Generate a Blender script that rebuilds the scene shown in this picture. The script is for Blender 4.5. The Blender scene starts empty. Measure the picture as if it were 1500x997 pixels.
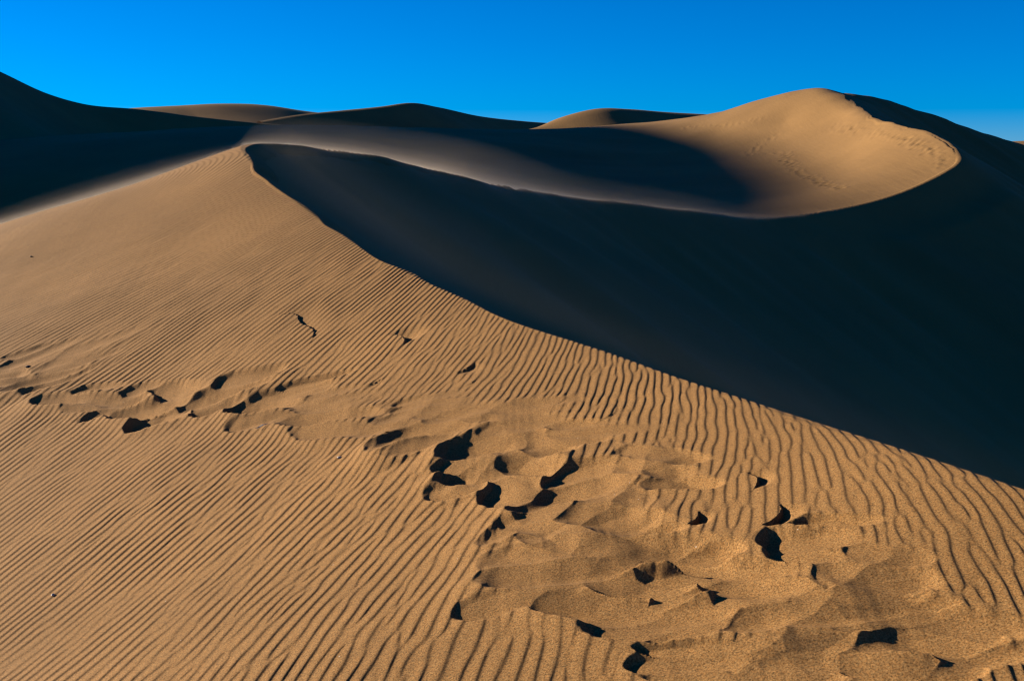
import bpy, bmesh, math
import numpy as np
from mathutils import Vector, Matrix

# ------------------------------------------------------------------ camera, sky, sun, exposure
SC = bpy.context.scene
COL = SC.collection
EYE = 25.0                       # eye height above the desert floor datum
F, CX, CY = 1600.0, 750.0, 498.5 # focal length and centre in photo pixels (1500 x 997)
PITCH = math.radians(9.7)
cam = bpy.data.cameras.new('camera')
cam.lens = F / 1500.0 * 36.0
cam.sensor_width = 36.0
cam.clip_start = 0.1
cam.clip_end = 30000
camo = bpy.data.objects.new('camera', cam)
camo.location = (0, 0, EYE)
camo.rotation_euler = (math.pi / 2 - PITCH, 0, 0)
COL.objects.link(camo)
SC.camera = camo

SUN_EL = math.radians(14.0)
SUN_FWD = math.radians(22.0)     # the sun stands left of the view, this much ahead of square-on
S = np.array([-math.cos(SUN_EL) * math.cos(SUN_FWD), math.cos(SUN_EL) * math.sin(SUN_FWD), math.sin(SUN_EL)])
world = bpy.data.worlds.new('World')
SC.world = world
world.use_nodes = True
nt = world.node_tree
bg = nt.nodes['Background']
sky = nt.nodes.new('ShaderNodeTexSky')
sky.sky_type = 'NISHITA'
sky.sun_disc = False
sky.sun_elevation = SUN_EL
sky.sun_rotation = math.atan2(S[0], S[1])
sky.altitude = 2500
sky.air_density = 0.9
sky.dust_density = 0.0
sky.ozone_density = 9.0
hsv = nt.nodes.new('ShaderNodeHueSaturation')
hsv.inputs['Saturation'].default_value = 1.22
nt.links.new(sky.outputs[0], hsv.inputs['Color'])
nt.links.new(hsv.outputs[0], bg.inputs[0])
bg.inputs[1].default_value = 0.05
sun = bpy.data.lights.new('sun', 'SUN')
sun.energy = 5.0
sun.angle = math.radians(1.0)
sun.color = (1.0, 0.86, 0.68)
suno = bpy.data.objects.new('sun', sun)
suno.rotation_euler = Vector(S).to_track_quat('Z', 'Y').to_euler()
suno.location = (-60, 20, 80)
COL.objects.link(suno)
SC.view_settings.view_transform = 'Standard'
SC.view_settings.look = 'None'
SC.view_settings.exposure = 1.5
SC.view_settings.gamma = 1.0
SC.cycles.volume_step_rate = 1.0
SC.cycles.volume_max_steps = 128
SC.cycles.max_bounces = 6
SC.cycles.use_denoising = True
SC.cycles.denoiser = 'OPENIMAGEDENOISE'
SC.cycles.denoising_input_passes = 'RGB_ALBEDO_NORMAL'
SC.cycles.denoising_prefilter = 'ACCURATE'
SC.cycles.filter_width = 1.3
SC.cycles.volume_bounces = 0
SC.cycles.transparent_max_bounces = 64

rng = np.random.default_rng(7)

# ------------------------------------------------------------------ helpers
def pix_dir(px, py):
    a = (np.asarray(px, float) - CX) / F
    b = -(np.asarray(py, float) - CY) / F
    c, s = math.cos(PITCH), math.sin(PITCH)
    return a, c + s * b, -s + c * b           # right, forward, up

def pr(px, py, r):
    """photo pixel + horizontal range -> point relative to the eye"""
    x, y, z = pix_dir(px, py)
    k = r / np.hypot(x, y)
    return np.stack([x * k, y * k, z * k], -1)

class TPS:
    def __init__(self, P, smooth=1e-4):
        P = np.asarray(P, float)
        self.c = self.coord(P[:, 0], P[:, 1])
        n = len(P)
        K = self.ker(self.c[:, None, :] - self.c[None, :, :]) + np.eye(n) * smooth
        Q = np.hstack([np.ones((n, 1)), self.c])
        A = np.zeros((n + 3, n + 3)); A[:n, :n] = K; A[:n, n:] = Q; A[n:, :n] = Q.T
        sol = np.linalg.solve(A, np.concatenate([P[:, 2], np.zeros(3)]))
        self.w, self.a = sol[:n], sol[n:]
    def coord(self, x, y):
        r = np.hypot(x, y)
        return np.stack([np.arctan2(x, y) * 2.6, np.log(r + 2.0)], -1)
    def ker(self, d):
        r2 = (d * d).sum(-1)
        return 0.5 * r2 * np.log(r2 + 1e-12)
    def __call__(self, x, y):
        x = np.asarray(x, float); sh = x.shape
        x = x.ravel(); y = np.asarray(y, float).ravel()
        out = np.empty(len(x))
        for i in range(0, len(x), 40000):
            c = self.coord(x[i:i + 40000], y[i:i + 40000])
            v = self.a[0] + c @ self.a[1:]
            for k in range(len(self.w)):
                dx = c[:, 0] - self.c[k, 0]; dy = c[:, 1] - self.c[k, 1]
                r2 = dx * dx + dy * dy
                v += self.w[k] * 0.5 * r2 * np.log(r2 + 1e-12)
            out[i:i + 40000] = v
        return out.reshape(sh)

def smooth_field(nx, ny, cx, cy, seed, cplx=False):
    g = np.random.default_rng(seed)
    n = g.normal(size=(nx, ny)) + (1j * g.normal(size=(nx, ny)) if cplx else 0)
    fx = np.fft.fftfreq(nx)[:, None]; fy = np.fft.fftfreq(ny)[None, :]
    flt = np.exp(-2 * (math.pi ** 2) * ((fx * cx) ** 2 + (fy * cy) ** 2))
    r = np.fft.ifft2(np.fft.fft2(n) * flt)
    if not cplx: r = r.real
    return r / np.sqrt((abs(r) ** 2).mean())

def sample(fld, u, v, lin=False):
    nx, ny = fld.shape
    iu = np.floor(u).astype(np.int64); iv = np.floor(v).astype(np.int64)
    fu = u - iu; fv = v - iv
    if not lin: fu = fu * fu * (3 - 2 * fu); fv = fv * fv * (3 - 2 * fv)
    a, b, c, d = fld[iu % nx, iv % ny], fld[(iu + 1) % nx, iv % ny], fld[iu % nx, (iv + 1) % ny], fld[(iu + 1) % nx, (iv + 1) % ny]
    return (a * (1 - fu) + b * fu) * (1 - fv) + (c * (1 - fu) + d * fu) * fv

NF = smooth_field(512, 512, 3.0, 3.0, 11)
def noise(x, y, scale, off=0.0):
    """smooth noise with features about scale metres"""
    return sample(NF, x / scale * 6.0 + off * 37.1, y / scale * 6.0 + off * 71.7)

def sstep(a, b, x):
    t = np.clip((x - a) / (b - a), 0, 1)
    return t * t * (3 - 2 * t)

def grid_mesh(name, X, Y, Z, mat, keep=None, normals=None, parent=None, kind=None):
    """a sheet from an R x C grid of points; keep = boolean per quad"""
    R, C = X.shape
    idx = np.arange(R * C).reshape(R, C)
    q = np.stack([idx[:-1, :-1], idx[:-1, 1:], idx[1:, 1:], idx[1:, :-1]], -1).reshape(-1, 4)
    if keep is not None: q = q[keep.ravel()]
    used, inv = np.unique(q.ravel(), return_inverse=True)
    co = np.stack([X.ravel()[used], Y.ravel()[used], Z.ravel()[used] + EYE], -1)
    me = bpy.data.meshes.new(name)
    n = len(q)
    me.vertices.add(len(used)); me.loops.add(4 * n); me.polygons.add(n)
    me.vertices.foreach_set('co', co.astype(np.float32).ravel())
    me.loops.foreach_set('vertex_index', inv.astype(np.int32).ravel())
    me.polygons.foreach_set('loop_start', np.arange(0, 4 * n, 4, dtype=np.int32))
    me.polygons.foreach_set('use_smooth', np.ones(n, bool))
    me.update(calc_edges=True)
    me.materials.append(mat)
    if normals is not None:
        me.normals_split_custom_set_from_vertices(normals.reshape(-1, 3)[used])
    ob = bpy.data.objects.new(name, me)
    COL.objects.link(ob)
    if parent is not None: ob.parent = parent
    if kind: ob['kind'] = kind
    return ob

def grid_normals(X, Y, Z):
    P = np.stack([X, Y, Z], -1)
    a = np.gradient(P, axis=0); b = np.gradient(P, axis=1)
    n = np.cross(b, a)
    n /= np.linalg.norm(n, axis=-1, keepdims=True) + 1e-20
    n[n[..., 2] < 0] *= -1
    return n

# ------------------------------------------------------------------ materials
def sand_material(name, base, grain=True, ripple=0.0):
    m = bpy.data.materials.new(name); m.use_nodes = True
    t = m.node_tree; N = t.nodes; Lk = t.links
    b = N['Principled BSDF']
    b.inputs['Roughness'].default_value = 0.95
    b.inputs['Specular IOR Level'].default_value = 0.12
    co = N.new('ShaderNodeTexCoord')
    big = N.new('ShaderNodeTexNoise'); big.inputs['Scale'].default_value = 0.35 if grain else 0.05
    big.inputs['Detail'].default_value = 7; big.inputs['Roughness'].default_value = 0.62
    Lk.new(co.outputs['Object'], big.inputs['Vector'])
    mr = N.new('ShaderNodeMapRange'); mr.inputs[1].default_value = 0.3; mr.inputs[2].default_value = 0.7
    mr.inputs[3].default_value = 0.86; mr.inputs[4].default_value = 1.14
    Lk.new(big.outputs['Fac'], mr.inputs[0])
    rgb = N.new('ShaderNodeRGB'); rgb.outputs[0].default_value = (*base, 1)
    sc = N.new('ShaderNodeVectorMath'); sc.operation = 'SCALE'
    Lk.new(rgb.outputs[0], sc.inputs[0]); Lk.new(mr.outputs[0], sc.inputs['Scale'])
    out = sc.outputs[0]
    if grain:
        g1 = N.new('ShaderNodeTexNoise'); g1.inputs['Scale'].default_value = 85; g1.inputs['Detail'].default_value = 4
        g1.inputs['Roughness'].default_value = 0.75
        Lk.new(co.outputs['Object'], g1.inputs['Vector'])
        r1 = N.new('ShaderNodeMapRange'); r1.inputs[1].default_value = 0.3; r1.inputs[2].default_value = 0.7
        r1.inputs[3].default_value = 0.15; r1.inputs[4].default_value = 1.85
        Lk.new(g1.outputs['Fac'], r1.inputs[0])
        s2 = N.new('ShaderNodeVectorMath'); s2.operation = 'SCALE'
        Lk.new(out, s2.inputs[0]); Lk.new(r1.outputs[0], s2.inputs['Scale'])
        hs = N.new('ShaderNodeTexNoise'); hs.inputs['Scale'].default_value = 70
        Lk.new(co.outputs['Object'], hs.inputs['Vector'])
        mx = N.new('ShaderNodeMix'); mx.data_type = 'RGBA'; mx.blend_type = 'MULTIPLY'
        ramp = N.new('ShaderNodeValToRGB')
        ramp.color_ramp.elements[0].position = 0.35; ramp.color_ramp.elements[0].color = (1.0, 0.84, 0.66, 1)
        ramp.color_ramp.elements[1].position = 0.65; ramp.color_ramp.elements[1].color = (1, 1.0, 1.0, 1)
        Lk.new(hs.outputs['Fac'], ramp.inputs[0])
        mx.inputs['Factor'].default_value = 0.8
        Lk.new(s2.outputs[0], mx.inputs['A']); Lk.new(ramp.outputs[0], mx.inputs['B'])
        vo = N.new('ShaderNodeTexVoronoi'); vo.inputs['Scale'].default_value = 14
        Lk.new(co.outputs['Object'], vo.inputs['Vector'])
        lt = N.new('ShaderNodeMath'); lt.operation = 'LESS_THAN'; lt.inputs[1].default_value = 0.055
        Lk.new(vo.outputs['Distance'], lt.inputs[0])
        wn = N.new('ShaderNodeTexWhiteNoise'); wn.noise_dimensions = '3D'
        Lk.new(vo.outputs['Color'], wn.inputs['Vector'])
        gt = N.new('ShaderNodeMath'); gt.operation = 'GREATER_THAN'; gt.inputs[1].default_value = 0.97
        Lk.new(wn.outputs['Value'], gt.inputs[0])
        mu = N.new('ShaderNodeMath'); mu.operation = 'MULTIPLY'
        Lk.new(lt.outputs[0], mu.inputs[0]); Lk.new(gt.outputs[0], mu.inputs[1])
        m2 = N.new('ShaderNodeMix'); m2.data_type = 'RGBA'
        Lk.new(mu.outputs[0], m2.inputs['Factor']); Lk.new(mx.outputs['Result'], m2.inputs['A'])
        m2.inputs['B'].default_value = (0.5, 0.47, 0.42, 1)
        out = m2.outputs['Result']
        bp = N.new('ShaderNodeBump'); bp.inputs['Strength'].default_value = 0.35; bp.inputs['Distance'].default_value = 0.004
        Lk.new(g1.outputs['Fac'], bp.inputs['Height'])
        Lk.new(bp.outputs[0], b.inputs['Normal'])
    else:
        mp = N.new('ShaderNodeMapping'); mp.inputs['Rotation'].default_value = (0, 0, math.radians(-20)); mp.inputs['Scale'].default_value = (1.6, 0.25, 0.6)
        Lk.new(co.outputs['Object'], mp.inputs['Vector'])
        g = N.new('ShaderNodeTexNoise'); g.inputs['Scale'].default_value = 1.5; g.inputs['Detail'].default_value = 8; g.inputs['Roughness'].default_value = 0.65
        Lk.new(mp.outputs[0], g.inputs['Vector'])
        bp = N.new('ShaderNodeBump'); bp.inputs['Strength'].default_value = 0.4; bp.inputs['Distance'].default_value = 0.08
        Lk.new(g.outputs['Fac'], bp.inputs['Height'])
        Lk.new(bp.outputs[0], b.inputs['Normal'])
    Lk.new(out, b.inputs['Base Color'])
    return m

SAND = (0.184, 0.105, 0.039)
M_NEAR = sand_material('sand_near', SAND, True)
M_FAR = sand_material('sand_far', SAND, False)

# ------------------------------------------------------------------ the great dune: windward surface through known points
CP = []
def cp(px, py, r): CP.append(pr(px, py, r))
def cz(x, y, z): CP.append(np.array([x, y, z], float))
for a in [  # far brink
    (600, 240, 46.0), (720, 268, 56.0), (870, 291, 69.0), (1010, 308, 79.0), (1150, 318, 90.0), (1250, 303, 97.0),
    (1350, 272, 105.0), (1400, 245, 110.0), (1400, 215, 117.0), (1360, 193, 127.0), (1300, 177, 141.0), (1262, 150, 163.0), (1235, 128, 184.0),
    # hill, lit bowl
    (1150, 280, 114.0), (1250, 270, 110.0), (1340, 245, 113.0), (1150, 230, 148.0), (1250, 225, 134.0), (1320, 205, 128.0),
    (1150, 180, 174.0), (1230, 180, 160.0), (1060, 240, 148.0), (1050, 195, 182.0), (950, 255, 142.0), (950, 205, 190.0),
    (1210, 125, 186.0), (1150, 137, 190.0), (1090, 154, 198.0), (1010, 171, 212.0), (900, 184, 226.0), (800, 190, 236.0), (600, 193, 244.0), (400, 190, 246.0), (200, 196, 246.0), (0, 206, 246.0),
    (800, 245, 142.0), (600, 222, 155.0), (350, 215, 165.0), (0, 270, 160.0), (200, 235, 165.0)]: cp(*a)
for a in [(-38, 62, -8.5), (-15, 62, -6.5), (-60, 90, -11.0), (-25, 95, -8.5), (-2, 90, -6.5), (-8, 60, -4.5), (-10, 48, -3.2),
          (-17, 45, -3.8), (-30, 50, -6.2), (-120, 160, -8.0), (-60, 130, -9.0), (-30, 35, -6.5), (-60, 50, -9.5),
          (-150, 200, -3.0), (0, 290, 2.0), (-130, 270, 2.0), (58, 205, 9.0), (50, 230, 6.5), (60, 290, 2.0), (120, 290, -4.0), (-90, 300, 0), (0, 330, -4.0)]: cz(*a)
WF = TPS(CP, 2e-4)

def pchip(xk, yk, x):
    h = np.diff(xk); d = np.diff(yk) / h
    m = np.zeros_like(yk); m[0] = d[0]; m[-1] = d[-1]
    m[1:-1] = (d[:-1] * h[1:] + d[1:] * h[:-1]) / (h[1:] + h[:-1])
    i = np.clip(np.searchsorted(xk, x) - 1, 0, len(h) - 1)
    t = (x - xk[i]) / h[i]
    return yk[i] * (1 + 2 * t) * (1 - t) ** 2 + h[i] * m[i] * t * (1 - t) ** 2 + yk[i + 1] * t * t * (3 - 2 * t) + h[i] * m[i + 1] * t * t * (t - 1)
# the brink: crest line of the great dune, x and z as functions of y
BR = [(9.5, -8, -2.3), (7.4, -1, -2.3), (6.0, 1.5, -2.3), (4.7, 4.4, -2.3)]
BRpx = [(1500, 715, 7.4), (1250, 643, 8.8), (1000, 560, 10.9), (750, 470, 14.1), (600, 405, 17.0), (500, 345, 19.8), (420, 285, 23.2), (362, 230, 26.6), (350, 214, 28.6),
        (380, 209.5, 31.5), (430, 212, 34.5), (500, 220, 38.5), (600, 240, 46.0), (720, 268, 56.0), (870, 291, 69.0), (1010, 308, 79.0), (1150, 318, 90.0), (1250, 303, 97.0),
        (1350, 272, 105.0), (1400, 245, 110.0), (1400, 215, 117.0), (1360, 193, 127.0), (1300, 177, 141.0), (1262, 150, 163.0), (1235, 128, 184.0)]
for a in BRpx: BR.append(tuple(pr(*a)))
BR += [(60, 205, 9.0), (68, 240, 6.0), (75, 330, -6.0)]
BR = np.array(BR)
yb = np.arange(-8, 330, 0.05)
xb = pchip(BR[:, 1], BR[:, 0], yb)
zb = pchip(BR[:, 1], BR[:, 2], yb)
def gsm(v, n):
    k = np.exp(-0.5 * (np.arange(-3 * n, 3 * n + 1) / n) ** 2); k /= k.sum()
    return np.convolve(np.pad(v, 3 * n, mode='edge'), k, mode='valid')
xs_, zs_ = gsm(xb, 14), gsm(zb, 20)
xb0 = xs_.copy()
wig = 0.04 * noise(yb, yb * 0, 1.3, 3) + 0.06 * noise(yb, yb * 0, 3.1, 5)
bite = sstep(14, 19, yb) * sstep(30, 26, yb)      # the wind has bitten into the lip near the peak
xb = xs_ + wig * np.clip(yb / 10, 0.4, 2.0) + bite * (0.07 * noise(yb, yb * 0, 0.8, 17) + 0.04 * noise(yb, yb * 0, 2.2, 18))
sl = np.gradient(gsm(xb0, 30), yb); cosb = 1 / np.sqrt(1 + sl * sl)
zb = zs_
REP = 0.625                     # angle of repose
def brink(y):
    return np.interp(y, yb, xb), np.interp(y, yb, zb), np.interp(y, yb, cosb)

def W(x, y):
    """windward surface: a plain flank under the near brink, the hollow and the hill farther off"""
    x = np.asarray(x, float); y = np.asarray(y, float)
    far = sstep(42, 66, y)
    s = np.maximum(np.interp(y, yb, xb0) - x, 0)
    g = 0.30 * s - 0.16 * (1 - np.exp(-s / 0.8)) * np.clip(1 - y / 40, 0, 1)
    g = 9.0 * (1 - np.exp(-g / 9.0)) + 0.04 * s
    n = np.interp(y, yb, zb) - g
    f = np.zeros_like(n)
    k = far > 0
    if k.any(): f[k] = WF(x[k], y[k])
    return n * (1 - far) + f * far

def smin(a, b, k):
    h = np.clip(0.5 + 0.5 * (b - a) / k, 0, 1)
    return b * (1 - h) + a * h - k * h * (1 - h)

# ------------------------------------------------------------------ wind ripples: phase field fitted to the crest directions
def hit(px, py, rmax=60):
    dx, dy, dz = pix_dir(px, py); k = np.hypot(dx, dy); dx, dy, e = dx / k, dy / k, dz / k
    r = np.geomspace(2.5, rmax, 700)
    f = r * e - W(dx * r, dy * r)
    i = int(np.argmax(f < 0)); i = max(i, 1)
    t = f[i - 1] / (f[i - 1] - f[i])
    rr = r[i - 1] + t * (r[i] - r[i - 1])
    return np.array([dx * rr, dy * rr])
# photo pixel, direction of the crest line there (degrees up from horizontal), ripple spacing along a pixel row
ORI = [(60, 920, 38, 12), (250, 880, 39, 13), (400, 950, 45, 15), (450, 900, 46, 15), (560, 870, 49, 17), (620, 900, 55, 21), (750, 950, 76, 27), (860, 960, 88, 28), (60, 780, 36, 9), (100, 700, 36, 8), (300, 690, 39, 9), (300, 780, 39, 10.5), (480, 760, 45, 13),
       (620, 760, 50, 17), (100, 430, 26, 7.3), (300, 400, 28, 7.5), (200, 340, 26, 6.5), (450, 370, 33, 8.5), (380, 280, 28, 6.5), (200, 520, 30, 7.8), (500, 450, 38, 10), (600, 440, 46, 10.5), (700, 480, 60, 12),
       (600, 560, 42, 11), (750, 560, 62, 12.5), (850, 545, 85, 13), (1000, 600, 96, 14), (900, 640, 78, 13.5), (1150, 660, 104, 17), (1300, 700, 118, 21), (1430, 760, 124, 23), (1150, 740, 98, 19), (1300, 800, 104, 23), (1400, 880, 108, 26), (1000, 980, 92, 28),
       (1300, 990, 100, 31), (50, 500, 28, 7)]
rows_a, rows_b, rhs_a, rhs_b = [], [], [], []
QS = np.array([10.0, 15.0]); QO = np.array([-3.0, 12.0])
EXP = [(i, j) for i in range(6) for j in range(6) if 0 < i + j <= 5]
def poly(x, y):
    u = (x - QO[0]) / QS[0]; v = (y - QO[1]) / QS[1]
    return np.stack([u ** i * v ** j for i, j in EXP], -1)
def polyg(x, y):
    u = (x - QO[0]) / QS[0]; v = (y - QO[1]) / QS[1]
    gx = [i * u ** max(i - 1, 0) * v ** j / QS[0] for i, j in EXP]
    gy = [j * u ** i * v ** max(j - 1, 0) / QS[1] for i, j in EXP]
    return np.array(gx), np.array(gy)
for px, py, ang, hs in ORI:
    c = math.cos(math.radians(ang)) * 6; s = math.sin(math.radians(ang)) * 6
    p0, p1 = hit(px - c, py + s), hit(px + c, py - s)
    t = (p1 - p0) / np.linalg.norm(p1 - p0)
    n = np.array([t[1], -t[0]])
    pm = (p0 + p1) / 2
    lam = abs((hit(px + hs, py) - hit(px - hs, py)) @ n) / 2
    gx, gy = polyg(*pm)
    # across the crest (n) the wavelength, along it (t) no change; direction weighs more than wavelength
    rows_a += [gx * n[0] + gy * n[1], 1.5 * (gx * t[0] + gy * t[1])]; rhs_a += [1 / lam, 0]
    rows_b += [gx * t[0] + gy * t[1], gx * n[0] + gy * n[1]]; rhs_b += [1 / lam, 0]
def lsq(R, b):
    A = np.array(R); return np.linalg.solve(A.T @ A + 2e-6 * np.eye(A.shape[1]), A.T @ np.array(b))
ca, cb = lsq(rows_a, rhs_a), lsq(rows_b, rhs_b)
AF = smooth_field(1024, 512, 4.5, 3.5, 21, True)       # 4 samples per ripple across, 2 along
AF2 = smooth_field(1024, 512, 2.4, 2.6, 22, True)
def ripple(x, y):
    """ripple height 0..1 (gentle windward face, steep lee face) and local strength"""
    Pm = poly(x, y)
    a = Pm @ ca; b = Pm @ cb
    rough = sstep(-3.5, 2.5, x + 0.15 * (y - 10) + 1.2 * noise(x, y, 4.0, 9))   # wavier towards the brink
    Z = 0.55 - 0.15 * rough + 0.62 * sample(AF, a * 4, b * 1.2, True) + (0.4 + 1.0 * rough) * sample(AF2, a * 4, b * 2.4, True)
    ph = a + np.angle(Z) / (2 * math.pi)
    ph = ph - np.floor(ph)
    s = 0.73
    prof = np.where(ph < s, 0.5 - 0.5 * np.cos(math.pi * ph / s), 0.5 + 0.5 * np.cos(math.pi * (ph - s) / (1 - s)))
    amp = np.clip(0.4 + 0.65 * np.abs(Z), 0.3, 1.05)
    u = (x - QO[0]) / QS[0]; v = (y - QO[1]) / QS[1]
    ga = sum(c * i * u ** max(i - 1, 0) * v ** j for c, (i, j) in zip(ca, EXP)) / QS[0]
    gb = sum(c * j * u ** i * v ** max(j - 1, 0) for c, (i, j) in zip(ca, EXP)) / QS[1]
    lam = np.clip(1 / np.hypot(ga, gb), 0.06, 0.25)
    return prof, amp, rough, lam

# ------------------------------------------------------------------ footprints: pixel ellipses of the hollows, put on the slope
HOL = [(10, 556, 28, -6, 4, 7, 1), (70, 556, 42, -14, 6, 9, 1), (100, 528, 42, -14, 4, 8, .45), (45, 527, 38, -14, 4, 8, .45),
       (132, 582, 42, -5, 5, 9, 1), (176, 585, 32, -8, 4, 8, .7), (230, 592, 42, -9, 6, 13, .75), (325, 577, 42, -9, 5, 11, 1), (378, 600, 48, -6, 5, 13, 1),
       (484, 620, 58, -4, 6, 15, 1), (582, 637, 45, -8, 5, 9, .6), (625, 650, 50, -12, 8, 16, 1), (715, 668, 58, -12, 8, 17, 1), (714, 708, 44, -8, 6, 15, 1),
       (772, 690, 36, 0, 5, 24, 1), (670, 618, 50, -4, 4, 8, .5), (838, 732, 58, -14, 10, 24, 1), (815, 790, 62, 2, 8, 14, 1), (900, 768, 52, -6, 10, 25, 1),
       (935, 800, 68, -6, 10, 16, .9), (832, 842, 85, -18, 10, 22, .8), (882, 890, 66, 2, 8, 22, .9), (1022, 828, 58, 2, 8, 15, 1), (1112, 862, 72, 4, 12, 20, 1),
       (990, 902, 60, -8, 8, 18, .55), (1165, 918, 75, -4, 12, 24, 1), (1258, 903, 60, -6, 8, 18, .9), (1362, 952, 72, 8, 14, 28, 1),
       (1010, 984, 60, 0, 8, 14, .6), (1185, 985, 60, 0, 10, 15, .6), (1330, 905, 45, 0, 8, 16, .6), (1448, 965, 50, 0, 10, 20, .5),
       (640, 600, 40, -6, 4, 7, .35), (480, 590, 45, -8, 4, 8, .35), (420, 575, 40, -8, 4, 7, .4), (760, 610, 50, -4, 5, 9, .35), (860, 640, 55, -4, 5, 9, .35), (960, 690, 50, 0, 6, 12, .35), (1200, 790, 45, 0, 6, 16, .3), (1290, 850, 50, 4, 8, 20, .45)]
LOB = [(425, 452, 475, 494, 60, .25), (580, 488, 602, 502, 60, .8), (700, 536, 672, 552, 60, .9), (832, 585, 806, 606, 60, 1.0), (914, 602, 884, 626, 60, .9),
       (620, 600, 596, 606, 50, .8), (362, 548, 345, 566, 50, .7), (442, 562, 425, 580, 50, .7), (130, 515, 70, 538, 45, .7), (90, 516, 40, 538, 40, .6), (55, 512, 5, 530, 40, .6),
       (1152, 738, 1126, 772, 70, .6), (1146, 775, 1162, 812, 70, .6), (1226, 818, 1212, 838, 50, .9), (1244, 842, 1256, 874, 50, 1.0), (1334, 884, 1352, 910, 60, .9),
       (1396, 916, 1376, 940, 60, .8), (896, 718, 868, 738, 50, .7), (996, 796, 962, 820, 60, .8), (1104, 690, 1118, 712, 50, .7), (700, 562, 672, 574, 40, .5), (560, 560, 530, 572, 50, .6),
       (1032, 752, 1016, 772, 45, .7), (1410, 985, 1390, 1000, 50, .8)]
HP = []
for cx, cy, ax, ay, bx, by, d in HOL:
    c = hit(cx, cy)
    va = (hit(cx + ax, cy + ay) - hit(cx - ax, cy - ay)) / 2
    vb = (hit(cx + bx, cy - by) - hit(cx - bx, cy + by)) / 2
    HP.append((c, va * 1.35, vb * 1.15, d))
grng = np.random.default_rng(5)
for c, va, vb, d in list(HP):                        # sand kicked up around each tread: shallower scoops that link the chain
    for sgn in (-1, 1):
        c2 = c + va * grng.uniform(-0.5, 0.7) + sgn * vb * grng.uniform(1.05, 1.4)
        HP.append((c2, va * grng.uniform(0.6, 0.95), vb * grng.uniform(0.6, 0.9), (0.5 + 0.5 * d) * grng.uniform(0.6, 1.1)))
LP = []
for x1, y1, x2, y2, L, h in LOB:
    e1, e2 = hit(x1, y1), hit(x2, y2)
    c = (e1 + e2) / 2
    L = np.linalg.norm(hit((x1 + x2) / 2 - L, (y1 + y2) / 2) - c)
    LP.append((c, (e1 - e2) / 2, L, h))

def trail(x, y):
    """hollows and mounds left by the walkers: height, ripple damping, index of the hollow (-1 = none)"""
    H = np.full_like(x, 9.0); M = np.zeros_like(x); damp = np.ones_like(x); who = np.full(x.shape, -1, np.int32); TM = np.full_like(x, 9.0); CAP = np.zeros_like(x)
    for i, (c, va, vb, d) in enumerate(HP):
        la, lb = np.linalg.norm(va), np.linalg.norm(vb)
        R = 2.6 * max(la, lb)
        m = (np.abs(x - c[0]) < R) & (np.abs(y - c[1]) < R)
        if not m.any(): continue
        X = x[m] - c[0]; Y = y[m] - c[1]
        sz = 1.1 * max(la, lb); wob = 0.16 * noise(X + c[0], Y + c[1], sz, i) + 0.04 * noise(X + c[0], Y + c[1], sz / 4, i + 7)
        det = va[0] * vb[1] - va[1] * vb[0]
        u = (X * vb[1] - Y * vb[0]) / det; v = (-X * va[1] + Y * va[0]) / det
        u = u + wob; v = v + 0.18 * noise(X + c[0], Y + c[1], sz, i + 50)
        D = d * min((0.165 if i < len(HOL) else 0.105) * min(la, 1.5 * lb), 0.075)
        # a scoop: steep towards the wind, long and gentle downwind; where scoops meet they leave a sharp ridge
        g = np.random.default_rng(100 + i)
        us = u + g.uniform(-0.3, 0.3) * v
        wa = us + 0.48
        t2 = np.where(wa < 0, (wa / 0.60) ** 2, (wa / 1.45) ** 2) + np.where(v < 0, (v / 0.85) ** 2, v * v)
        h = D * (t2 - 1)
        k = h < H[m]
        Hm = H[m]; Hm[k] = h[k]; H[m] = Hm
        tmm = TM[m]; tm = np.sqrt(t2); kt = tm < tmm; tmm[kt] = tm[kt]; TM[m] = tmm
        cm = CAP[m]; CAP[m] = np.maximum(cm, 0.55 * D * np.exp(-((tm - 1.0) / 0.6) ** 2))
        wm = who[m]; wm[k & (t2 < 0.85)] = i; wm[k & (t2 >= 0.85) & (h < 0.02)] = -1; who[m] = wm
        bump = D * (0.7 * np.exp(-((u + 1.05) / 0.8) ** 2 - (v / 1.2) ** 2) + 1.1 * np.exp(-((v + 1.1) / 0.75) ** 2 - ((u + 0.1) / 1.0) ** 2))
        M[m] = np.maximum(M[m], bump)
    H = np.minimum(H, CAP)                                # ridges stand a little proud, then die out beside the trail
    damp = sstep(0.8, 1.3, TM)
    for i, (c, vv, L, h) in enumerate(LP):
        b = np.linalg.norm(vv); n = np.array([vv[1], -vv[0]]) / b
        if n[0] < 0: n = -n
        R = 1.6 * max(L, b) + 0.3
        m = (np.abs(x - c[0]) < R) & (np.abs(y - c[1]) < R)
        if not m.any(): continue
        X = x[m] - c[0]; Y = y[m] - c[1]
        u = X * n[0] + Y * n[1]; v = (X * vv[0] + Y * vv[1]) / (b * b)
        u = u + 0.35 * b * v * v + 0.10 * b * noise(x[m], y[m], 0.5, i + 90)
        hh = h * np.clip(0.06 * b, 0.005, 0.02) * np.clip(1 - (v / 1.35) ** 2, 0, 1)
        prof = np.where(u < 0, sstep(-L, 0, u) ** 1.2, np.clip(1 - u / (hh / 0.3 + 1e-6), 0, 1))
        M[m] = np.maximum(M[m], hh * prof)
        sh = sstep(0.5 * L, 0.0, u) * (u > 0) * np.clip(1 - v * v, 0, 1)
        damp[m] = np.minimum(damp[m], 1 - 0.75 * sh)
    return H, M, damp, who

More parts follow.
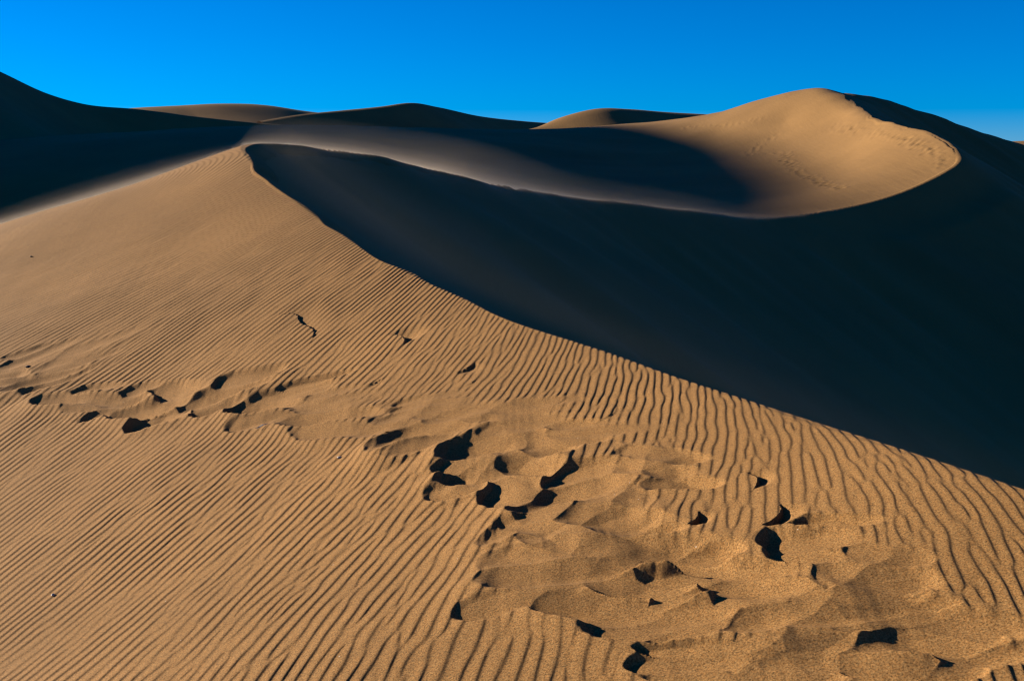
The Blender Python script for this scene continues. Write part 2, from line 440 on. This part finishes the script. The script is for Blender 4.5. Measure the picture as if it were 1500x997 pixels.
def near_surface(x, y, r):
    xq, zq, cq = brink(y)
    d = (x - xq) * cq                                   # + on the lee side
    w = W(x, y)
    w = np.where(d > 0, np.minimum(w, zq + 0.3) * 0 + zq + 0.05 * d, w)
    edge = sstep(3.0, 0.0, np.abs(d))
    und = 0.05 * noise(x, y, 5.0, 1) + 0.02 * noise(x, y, 1.6, 2)
    prof, amp, rough, lam = ripple(x, y)
    H, M, damp, who = trail(x, y)
    height = sstep(36, 22, r) * lam ** 0.7 * 0.095 * 0.104 ** 0.3 * amp * (0.9 - 0.08 * rough + 0.12 * noise(x, y, 2.0, 4))
    rip = height * prof * damp
    scuff = (1 - damp) * (0.045 * (0.5 - np.abs(noise(x, y, 1.5, 12))) + 0.015 * (0.5 - np.abs(noise(x, y, 0.5, 13))))
    w = w + und * (1 - 0.8 * edge) + rip + M + H + scuff * sstep(30, 8, r)
    Lf = zq + 0.02 - REP * d
    z = np.where(d > -3, smin(w, Lf, 0.012), w)
    z = z - 0.3 * sstep(0.45, 1.05, d)                  # the sheet dips under the slip face it meets
    return z, d, who

TH0, TH1, NC = math.radians(-31), math.radians(34), 1300
th = np.concatenate([np.linspace(math.radians(-40), TH0, 70)[:-1], np.linspace(TH0, TH1, NC), np.linspace(TH1, math.radians(60), 130)[1:]])
rr = np.concatenate([np.linspace(0.9, 2.6, 16)[:-1], 1 / np.linspace(1 / 2.6, 1 / 5.0, 50)[:-1], 1 / np.linspace(1 / 5.0, 1 / 12.0, 600)[:-1],
                     np.geomspace(12, 33, 560)[:-1], np.geomspace(33, 58, 60)])
RR, TT = np.meshgrid(rr, th, indexing='ij')
X, Y = RR * np.sin(TT), RR * np.cos(TT)
Z, D, WHO = near_surface(X, Y, RR)
NRM = grid_normals(X, Y, Z)
keep = (D[:-1, :-1] < 1.1)
wq = WHO[:-1, :-1]
fore = grid_mesh('foreground_dune', X, Y, Z, M_NEAR, keep & (wq < 0), NRM, None, 'structure')
fore['label'] = 'rippled golden sand slope of the sunlit dune crossed by footprints'
for i in range(len(HP)):
    k = keep & (wq == i)
    rws = np.where(k.any(1))[0]; cls = np.where(k.any(0))[0]
    if len(rws) == 0 or k.sum() < 12: continue
    a0, a1, b0, b1 = rws[0], rws[-1] + 2, cls[0], cls[-1] + 2
    grid_mesh('footprint' if i < len(HOL) else 'sand_hollow', X[a0:a1, b0:b1], Y[a0:a1, b0:b1], Z[a0:a1, b0:b1], M_NEAR, k[a0:a1 - 1, b0:b1 - 1], NRM[a0:a1, b0:b1], fore)

# ------------------------------------------------------------------ slip face, hill and valley of the great dune
RG = np.array([pr(1235, 128, 184.0), pr(1300, 151, 190), pr(1400, 182, 195), pr(1500, 214, 200), (140, 175, -7), (200, 160, -18)])
tt = np.linspace(0, len(RG) - 1, 420)
RS = np.stack([np.interp(tt, np.arange(len(RG)), RG[:, k]) for k in range(3)], -1)
ys = np.concatenate([np.arange(-8, 110, 0.4), np.arange(110, 240, 0.8)])
QX, QZ, _ = brink(ys); QQ = np.concatenate([np.stack([QX, ys, QZ], -1), RS])
th2 = np.radians(np.concatenate([np.linspace(-44, 6, 190)[:-1], np.linspace(6, 27, 470)[:-1], np.linspace(27, 62, 120)]))
r2 = np.concatenate([np.geomspace(1.2, 60, 100)[:-1], np.linspace(60, 94, 80)[:-1], np.linspace(94, 122, 200)[:-1], np.linspace(122, 150, 90)[:-1], np.linspace(150, 200, 70)[:-1], np.linspace(200, 340, 35)])
R2, T2 = np.meshgrid(r2, th2, indexing='ij')
X2, Y2 = R2 * np.sin(T2), R2 * np.cos(T2)
xq, zq, cq = brink(Y2)
d2 = (X2 - xq) * cq
W2 = W(X2, Y2)
lee = d2 > -14
L2 = np.full(X2.shape, -1e3)
xs, ys2 = X2[lee], Y2[lee]; best = np.full(len(xs), -1e3); 
for kq, q in enumerate(QQ):
    rd = 1.0 if kq >= len(QX) else 0.05              # the ridge right of the summit is rounded
    v = q[2] + rd - np.sqrt((REP * REP) * ((xs - q[0]) ** 2 + (ys2 - q[1]) ** 2) + rd * rd)
    np.maximum(best, v, out=best)
L2[lee] = best
near_l = sstep(5.0, 1.5, d2) * (Y2 < 150)
Lw = np.where(d2 < 0, zq - REP * d2, (zq - REP * d2) * near_l + L2 * (1 - near_l))
kk = 0.05 + 0.3 * sstep(55, 85, Y2) + 3.5 * sstep(128, 165, Y2)
W2 = W2 + (zq - np.interp(Y2, yb, W(xb0, yb))) * np.exp(-np.abs(d2) / 8) * (Y2 > 40)
wext = np.where(d2 > 0, zq + 0.1 * d2, W2)
Z2 = np.where(lee, smin(wext, Lw, kk), W2)
fl = -22.0 + 0.6 * noise(X2, Y2, 25, 8)
Z2 = -smin(-Z2, -fl, 3.0)
Z2 = Z2 + np.where(d2 < -0.5, 0.10 * noise(X2, Y2, 14, 6) + 0.04 * noise(X2, Y2, 5, 7), 0.05 * noise(X2, Y2, 9, 8)) * sstep(30, 60, R2)
Z2 = Z2 - np.where((R2 < 54) & (T2 > math.radians(-39.4)) & (T2 < math.radians(59.4)), np.where(d2 < -0.35, 0.45, 0.03 * (d2 < 0.1)), 0)
# old tracks on the sunlit hollow of the hill
def hit_far(px, py):
    dx, dy, dz = pix_dir(px, py); k = math.hypot(dx, dy); dx, dy, e = dx / k, dy / k, dz / k
    r = np.linspace(85, 220, 1400); f = r * e - WF(dx * r, dy * r)
    i = max(int(np.argmax(f < 0)), 1)
    return np.array([dx * r[i], dy * r[i]])
TR = [[(1000, 186), (1040, 185), (1080, 181), (1120, 175), (1145, 171)], [(1100, 222), (1115, 210), (1135, 203), (1140, 195)], [(1125, 225), (1150, 224), (1152, 236), (1165, 248)],
      [(1100, 226), (1125, 222)], [(1165, 248), (1185, 258), (1215, 268), (1235, 276)]]
ZP = np.zeros_like(Z2)
trng = np.random.default_rng(3)
def pit(c, rad, dep):
    i0, i1 = np.searchsorted(r2, np.hypot(*c) - 2), np.searchsorted(r2, np.hypot(*c) + 2)
    an = math.atan2(c[0], c[1]); j0, j1 = np.searchsorted(th2, an - 0.02), np.searchsorted(th2, an + 0.02)
    q = ((X2[i0:i1, j0:j1] - c[0]) ** 2 + (Y2[i0:i1, j0:j1] - c[1]) ** 2) / rad ** 2
    ZP[i0:i1, j0:j1] += dep * (-np.exp(-q) + 0.45 * np.exp(-(np.sqrt(q) - 1.5) ** 2 / 0.25))
for line in TR:
    P = np.array([hit_far(*p) for p in line])
    for a_, b_ in zip(P[:-1], P[1:]):
        n_ = max(int(np.linalg.norm(b_ - a_) / 1.1), 2)
        for q_ in range(n_):
            pit(a_ + (b_ - a_) * q_ / n_ + trng.normal(size=2) * 0.25, 0.4, trng.uniform(0.03, 0.09))
for q_ in range(300):                                # the trampled strip under the curved brink
    t_ = trng.uniform(0, 1); p_ = np.array([np.interp(t_, [0, .25, .5, .75, 1], [1215, 1270, 1320, 1365, 1400]), np.interp(t_, [0, .25, .5, .75, 1], [184, 183, 192, 207, 230])])
    pit(hit_far(p_[0] + trng.normal() * 8, p_[1] + abs(trng.normal()) * (5 + 6 * t_)), 0.42, trng.uniform(0.015, 0.055))
Z2 = Z2 + ZP * sstep(-0.8, -2.5, d2)
stk = X2 * 0.65 + Y2 * 0.76
Z2 = Z2 + sstep(2, 6, d2) * (0.2 * noise(stk, d2 * 0.10, 3.2, 40) + 0.10 * noise(stk, d2 * 0.15, 1.5, 41))
great = grid_mesh('dune', X2, Y2, Z2, M_FAR, None, None, None, 'structure')
great['label'] = 'great dune with dark slip face and sunlit hollow under its summit'

# ------------------------------------------------------------------ far dunes on the skyline
def far_dune(name, label, crest, wl, wr, base=-14, front=0.35, back=0.25, seed=0, n=160, m=48, rnd=0.05):
    """crest: list of points (x, y, z); the sheet falls away in front and behind"""
    P = np.array(crest, float)
    s = np.concatenate([[0], np.cumsum(np.linalg.norm(np.diff(P[:, :2], axis=0), axis=1))])
    ss = np.linspace(0, s[-1], n)
    C = np.stack([pchip(s, P[:, k], ss) for k in range(3)], -1)
    tng = np.gradient(C[:, :2], axis=0); tng /= np.linalg.norm(tng, axis=1, keepdims=True)
    nr = np.stack([tng[:, 1], -tng[:, 0]], -1)          # right of travel
    k = np.linspace(-1, 1, m); k = np.sign(k) * np.abs(k) ** 1.6
    off = np.where(k < 0, k * wl, k * wr)
    Xf = C[:, 0:1] + nr[:, 0:1] * off; Yf = C[:, 1:2] + nr[:, 1:2] * off
    fall = np.where(off > 0, off * front, -off * back)
    fall = np.sqrt(fall ** 2 + rnd ** 2) - rnd
    Zf = C[:, 2:3] - fall
    Zf = Zf + 0.25 * noise(Xf, Yf, 30, seed) * sstep(0, 10, np.abs(off))
    Zf = -smin(-Zf, np.full_like(Zf, -base), 4.0)
    o = grid_mesh(name, Xf, Yf, Zf, M_FAR, None, None, None, 'structure')
    o['label'] = label
    return o

def pts(*l): return [pr(*a) for a in l]
far_dune('far_dune', 'tall dark dune rising at the edge of the skyline',
         pts((-420, -90, 300), (-250, -10, 310), (-120, 50, 320), (0, 106, 330), (60, 134, 335), (120, 152, 340), (200, 160, 345), (300, 172, 350), (420, 184, 355)), 150, 160, -16, 0.5, 0.4, 1, rnd=1.0)
far_dune('far_dune', 'long low dune with dusky sunlit flank behind the dark dune',
         pts((100, 168, 520), (200, 158, 530), (260, 155, 535), (320, 152, 540), (370, 153, 550), (430, 161, 565), (520, 172, 590), (620, 182, 610)), 160, 200, -16, 0.25, 0.3, 2, rnd=2)
far_dune('far_dune', 'pointed skyline dune with dark triangular face',
         pts((380, 178, 400), (440, 168, 410), (500, 162, 420), (560, 156, 430), (597, 151, 440), (640, 157, 460), (700, 170, 485), (760, 177, 510), (830, 182, 535), (950, 188, 560)), 160, 220, -16, 0.5, 0.3, 3, rnd=0.8)
far_dune('far_dune', 'rounded skyline dune with one lit shoulder beside the hill',
         pts((740, 194, 330), (790, 186, 335), (830, 170, 340), (870, 160, 345), (920, 160, 355), (970, 164, 365), (1040, 168, 380), (1150, 176, 400)), 120, 200, -16, 0.4, 0.3, 4, rnd=1.5)
far_dune('far_dune', 'distant pale dune beyond the foot of the great hill',
         pts((1380, 216, 1400), (1440, 211, 1400), (1490, 207, 1390), (1560, 206, 1380), (1700, 210, 1380)), 300, 400, -30, 0.1, 0.1, 5, rnd=4)

# unseen ridge out to the left, crest shaped so its shadow fills the valley
T = 300.0
edge = [pr(700, 262, 55.0), pr(870, 291, 69.0), pr(1010, 308, 79.0), pr(1120, 314, 88.0), pr(1175, 292, 106.0), pr(1120, 240, 144.0), pr(1020, 200, 180.0), pr(900, 186, 220.0)]
cr = [e + T * S + np.array([0, 0, -0.3 if k < 3 else 0.6]) for k, e in enumerate(edge)]
cr = [cr[0] + np.array([-10, -60, -70]), cr[0] + np.array([-3, -22, -16])] + cr + [cr[-1] + np.array([-45, 40, -6]), cr[-1] + np.array([-110, 90, -20])]
far_dune('dune', 'high dune ridge out of view, shaped to shade the valley', cr, 150, 90, -16, 0.6, 0.4, 6, rnd=0.3)

# ------------------------------------------------------------------ the desert floor to the horizon
a = np.linspace(0, 2 * math.pi, 97); rg = np.array([0.5, 60, 200, 500, 1200, 3000, 8000, 20000])
RGR, AG = np.meshgrid(rg, a, indexing='ij')
grid_mesh('ground', RGR * np.cos(AG), RGR * np.sin(AG), np.full(RGR.shape, -26.0), M_FAR, None, None, None, 'structure')['label'] = 'flat sand floor reaching the horizon'

# ------------------------------------------------------------------ sand blown off the crests: veils of airborne grains
def veil_material(name, dens):
    m = bpy.data.materials.new(name); m.use_nodes = True
    t = m.node_tree; t.nodes.remove(t.nodes['Principled BSDF'])
    v = t.nodes.new('ShaderNodeVolumePrincipled')
    v.inputs['Color'].default_value = (0.86, 0.72, 0.58, 1)
    v.inputs['Density'].default_value = dens
    v.inputs['Anisotropy'].default_value = 0.35
    t.links.new(v.outputs[0], t.nodes['Material Output'].inputs['Volume'])
    return m

def veil(name, label, C, up, wind, hgt, dens, parent=None):
    """a closed, lens-shaped sleeve along the crest points C; up = height, wind = half width on each side"""
    C = np.asarray(C, float); n = len(C)
    tng = np.gradient(C[:, :2], axis=0); tng /= np.linalg.norm(tng, axis=1, keepdims=True)
    nr = np.stack([tng[:, 1], -tng[:, 0]], -1)
    m = 20; verts = []; faces = []
    for i in range(n):
        f = math.sin(math.pi * min(max(i / (n - 1), 0.002), 0.998)) ** 0.6
        hh = up * hgt[i]
        for k in range(m):
            a = 2 * math.pi * k / m
            w = math.cos(a); h = math.sin(a)
            x = w * wind * f * hgt[i]
            zz = hh * f * (1 - math.sqrt(abs(w))) if h >= 0 else -0.3 * f * (1 - abs(w)) - 0.02
            verts.append((C[i, 0] + nr[i, 0] * x, C[i, 1] + nr[i, 1] * x, C[i, 2] + zz - 0.2 * max(-x, 0) - 0.55 * max(x, 0) + EYE))
    for i in range(n - 1):
        for k in range(m):
            k2 = (k + 1) % m
            faces.append((i * m + k, i * m + k2, (i + 1) * m + k2, (i + 1) * m + k))
    faces.append(tuple(range(m))[::-1]); faces.append(tuple((n - 1) * m + k for k in range(m)))
    me = bpy.data.meshes.new(name); me.from_pydata(verts, [], faces); me.update()
    bm = bmesh.new(); bm.from_mesh(me); bmesh.ops.recalc_face_normals(bm, faces=bm.faces[:]); bm.to_mesh(me); bm.free()
    me.materials.append(veil_material(name, dens))
    o = bpy.data.objects.new(name, me); COL.objects.link(o)
    if parent: o.parent = parent
    else: o['kind'] = 'stuff'; o['label'] = label; o['category'] = 'blown sand'
    return o

# skyline of the near flank, left of the peak
lf = []
for px in np.linspace(-160, 372, 40):
    dx, dy, _ = pix_dir(px, 260.0); k = math.hypot(dx, dy)
    r = np.linspace(18, 60, 400); z = W(dx / k * r, dy / k * r)
    i = int(np.argmax(z / r)); lf.append((dx / k * r[i], dy / k * r[i], z[i]))
lf = np.array(lf)
for q in range(3): lf[:, q] = np.convolve(np.pad(lf[:, q], 4, mode='edge'), np.ones(9) / 9, mode='valid')
yv = np.linspace(29, 92, 90)
fb = np.stack([np.interp(yv, yb, xb0) - 0.1, yv, np.interp(yv, yb, zb)], -1)
hl = np.ones(len(lf)); hb = 0.8 + 0.25 * noise(yv, yv * 0, 12, 31)
a = None
for q, (u_, w_, d_) in enumerate([(0.09, 0.8, 0.2), (0.2, 1.2, 0.08), (0.4, 1.8, 0.03)]):
    o = veil('blown_sand', 'thin glowing veil of wind-blown sand over the sunlit left crest', lf, u_, w_, hl, d_, a); a = a or o
a = None
for q, (u_, w_, d_) in enumerate([(0.2, 0.5, 0.16), (0.5, 1.0, 0.06), (1.0, 1.8, 0.03), (2.2, 3.0, 0.015)]):
    o = veil('blown_sand', 'pale plume of wind-blown sand drifting off the curved dark crest', fb, u_, w_, hb, d_, a); a = a or o
yn = np.linspace(5, 33, 60)
nb = np.stack([np.interp(yn, yb, xb0) + 1.2, yn, np.interp(yn, yb, zb) - 0.3], -1)
a = None
for q, (u_, w_, d_) in enumerate([(0.5, 2.2, 0.0025), (1.3, 3.6, 0.0016)]):
    o = veil('blown_sand', 'faint dust of blown sand hanging over the dark slip face', nb, u_, w_, np.ones(60), d_, a); a = a or o

# ------------------------------------------------------------------ small things lying in the sand
def plain(name, rgb, rough=0.8):
    m = bpy.data.materials.new(name); m.use_nodes = True
    t = m.node_tree; b = t.nodes['Principled BSDF']; b.inputs['Roughness'].default_value = rough
    co = t.nodes.new('ShaderNodeTexCoord'); n = t.nodes.new('ShaderNodeTexNoise'); n.inputs['Scale'].default_value = 60
    r = t.nodes.new('ShaderNodeValToRGB')
    r.color_ramp.elements[0].color = (*[c * 0.6 for c in rgb], 1); r.color_ramp.elements[1].color = (*[min(c * 1.3, 1) for c in rgb], 1)
    t.links.new(co.outputs['Object'], n.inputs['Vector']); t.links.new(n.outputs['Fac'], r.inputs[0]); t.links.new(r.outputs[0], b.inputs['Base Color'])
    return m

def ground_at(px, py):
    p = hit(px, py)
    i = int(np.argmin(np.abs(rr - np.hypot(*p)))); j = int(np.argmin(np.abs(th - math.atan2(p[0], p[1]))))
    return X[i, j], Y[i, j], Z[i, j] + EYE

def pebble(px, py, size, mat, label):
    bm = bmesh.new(); bmesh.ops.create_icosphere(bm, subdivisions=2, radius=size)
    g = np.random.default_rng(int(px))
    for v in bm.verts:
        v.co *= 1 + 0.16 * g.normal() * 0.6
        v.co.z *= 0.6; v.co.x *= 1.25
    me = bpy.data.meshes.new('pebble'); bm.to_mesh(me); bm.free(); me.materials.append(mat)
    o = bpy.data.objects.new('pebble', me); COL.objects.link(o)
    x, y, z = ground_at(px, py); o.location = (x, y, z + size * 0.25); o.rotation_euler.z = px
    o['label'] = label; o['category'] = 'pebble'
M_DARK = plain('dark_stone', (0.03, 0.025, 0.022)); M_PALE = plain('pale_stone', (0.36, 0.32, 0.26))
pebble(42, 540, 0.035, M_DARK, 'small dark pebble in the smooth sand beside the far footprints')
pebble(46, 373, 0.025, M_DARK, 'tiny dark pebble alone on the finely rippled upper slope')
pebble(497, 683, 0.022, M_PALE, 'tiny pale pebble on the ripples just below the line of footprints')
pebble(77, 873, 0.018, M_PALE, 'tiny pale pebble among the straight ripples of the lower slope')

def scrap(px, py):
    """a thin weathered sliver of bark or feather lying on the ripples: curved blade with a thick spine"""
    x, y, z = ground_at(px, py)
    root = bpy.data.objects.new('scrap', None); COL.objects.link(root)
    root.location = (x, y, z + 0.022); root.rotation_euler = (0.05, -0.28, math.radians(35))
    root['label'] = 'small blue-grey scrap lying on the ripples below a footprint mound'; root['category'] = 'scrap'
    bm = bmesh.new(); n = 10; ring = []
    for i in range(n + 1):
        t = i / n; xx = (t - 0.5) * 0.15; w = 0.014 * math.sin(math.pi * (0.08 + 0.9 * t)) ** 0.7; zz = 0.012 * math.sin(math.pi * t)
        ring.append([bm.verts.new((xx, -w, zz)), bm.verts.new((xx, 0, zz + 0.004)), bm.verts.new((xx, w, zz)), bm.verts.new((xx, 0, zz - 0.002))])
    for i in range(n):
        for k in range(4): bm.faces.new((ring[i][k], ring[i][(k + 1) % 4], ring[i + 1][(k + 1) % 4], ring[i + 1][k]))
    bm.faces.new(ring[0][::-1]); bm.faces.new(ring[-1])
    bmesh.ops.recalc_face_normals(bm, faces=bm.faces[:])
    me = bpy.data.meshes.new('blade'); bm.to_mesh(me); bm.free(); me.materials.append(plain('blue_grey', (0.16, 0.2, 0.23)))
    o = bpy.data.objects.new('blade', me); COL.objects.link(o); o.parent = root
    bm = bmesh.new(); bmesh.ops.create_cone(bm, segments=8, radius1=0.0025, radius2=0.001, depth=0.18, cap_ends=True)
    me = bpy.data.meshes.new('spine'); bm.to_mesh(me); bm.free(); me.materials.append(plain('spine_brown', (0.12, 0.1, 0.08)))
    o = bpy.data.objects.new('spine', me); COL.objects.link(o); o.parent = root; o.rotation_euler = (0, math.pi / 2, 0); o.location = (0, 0, 0.012)
scrap(384, 635)
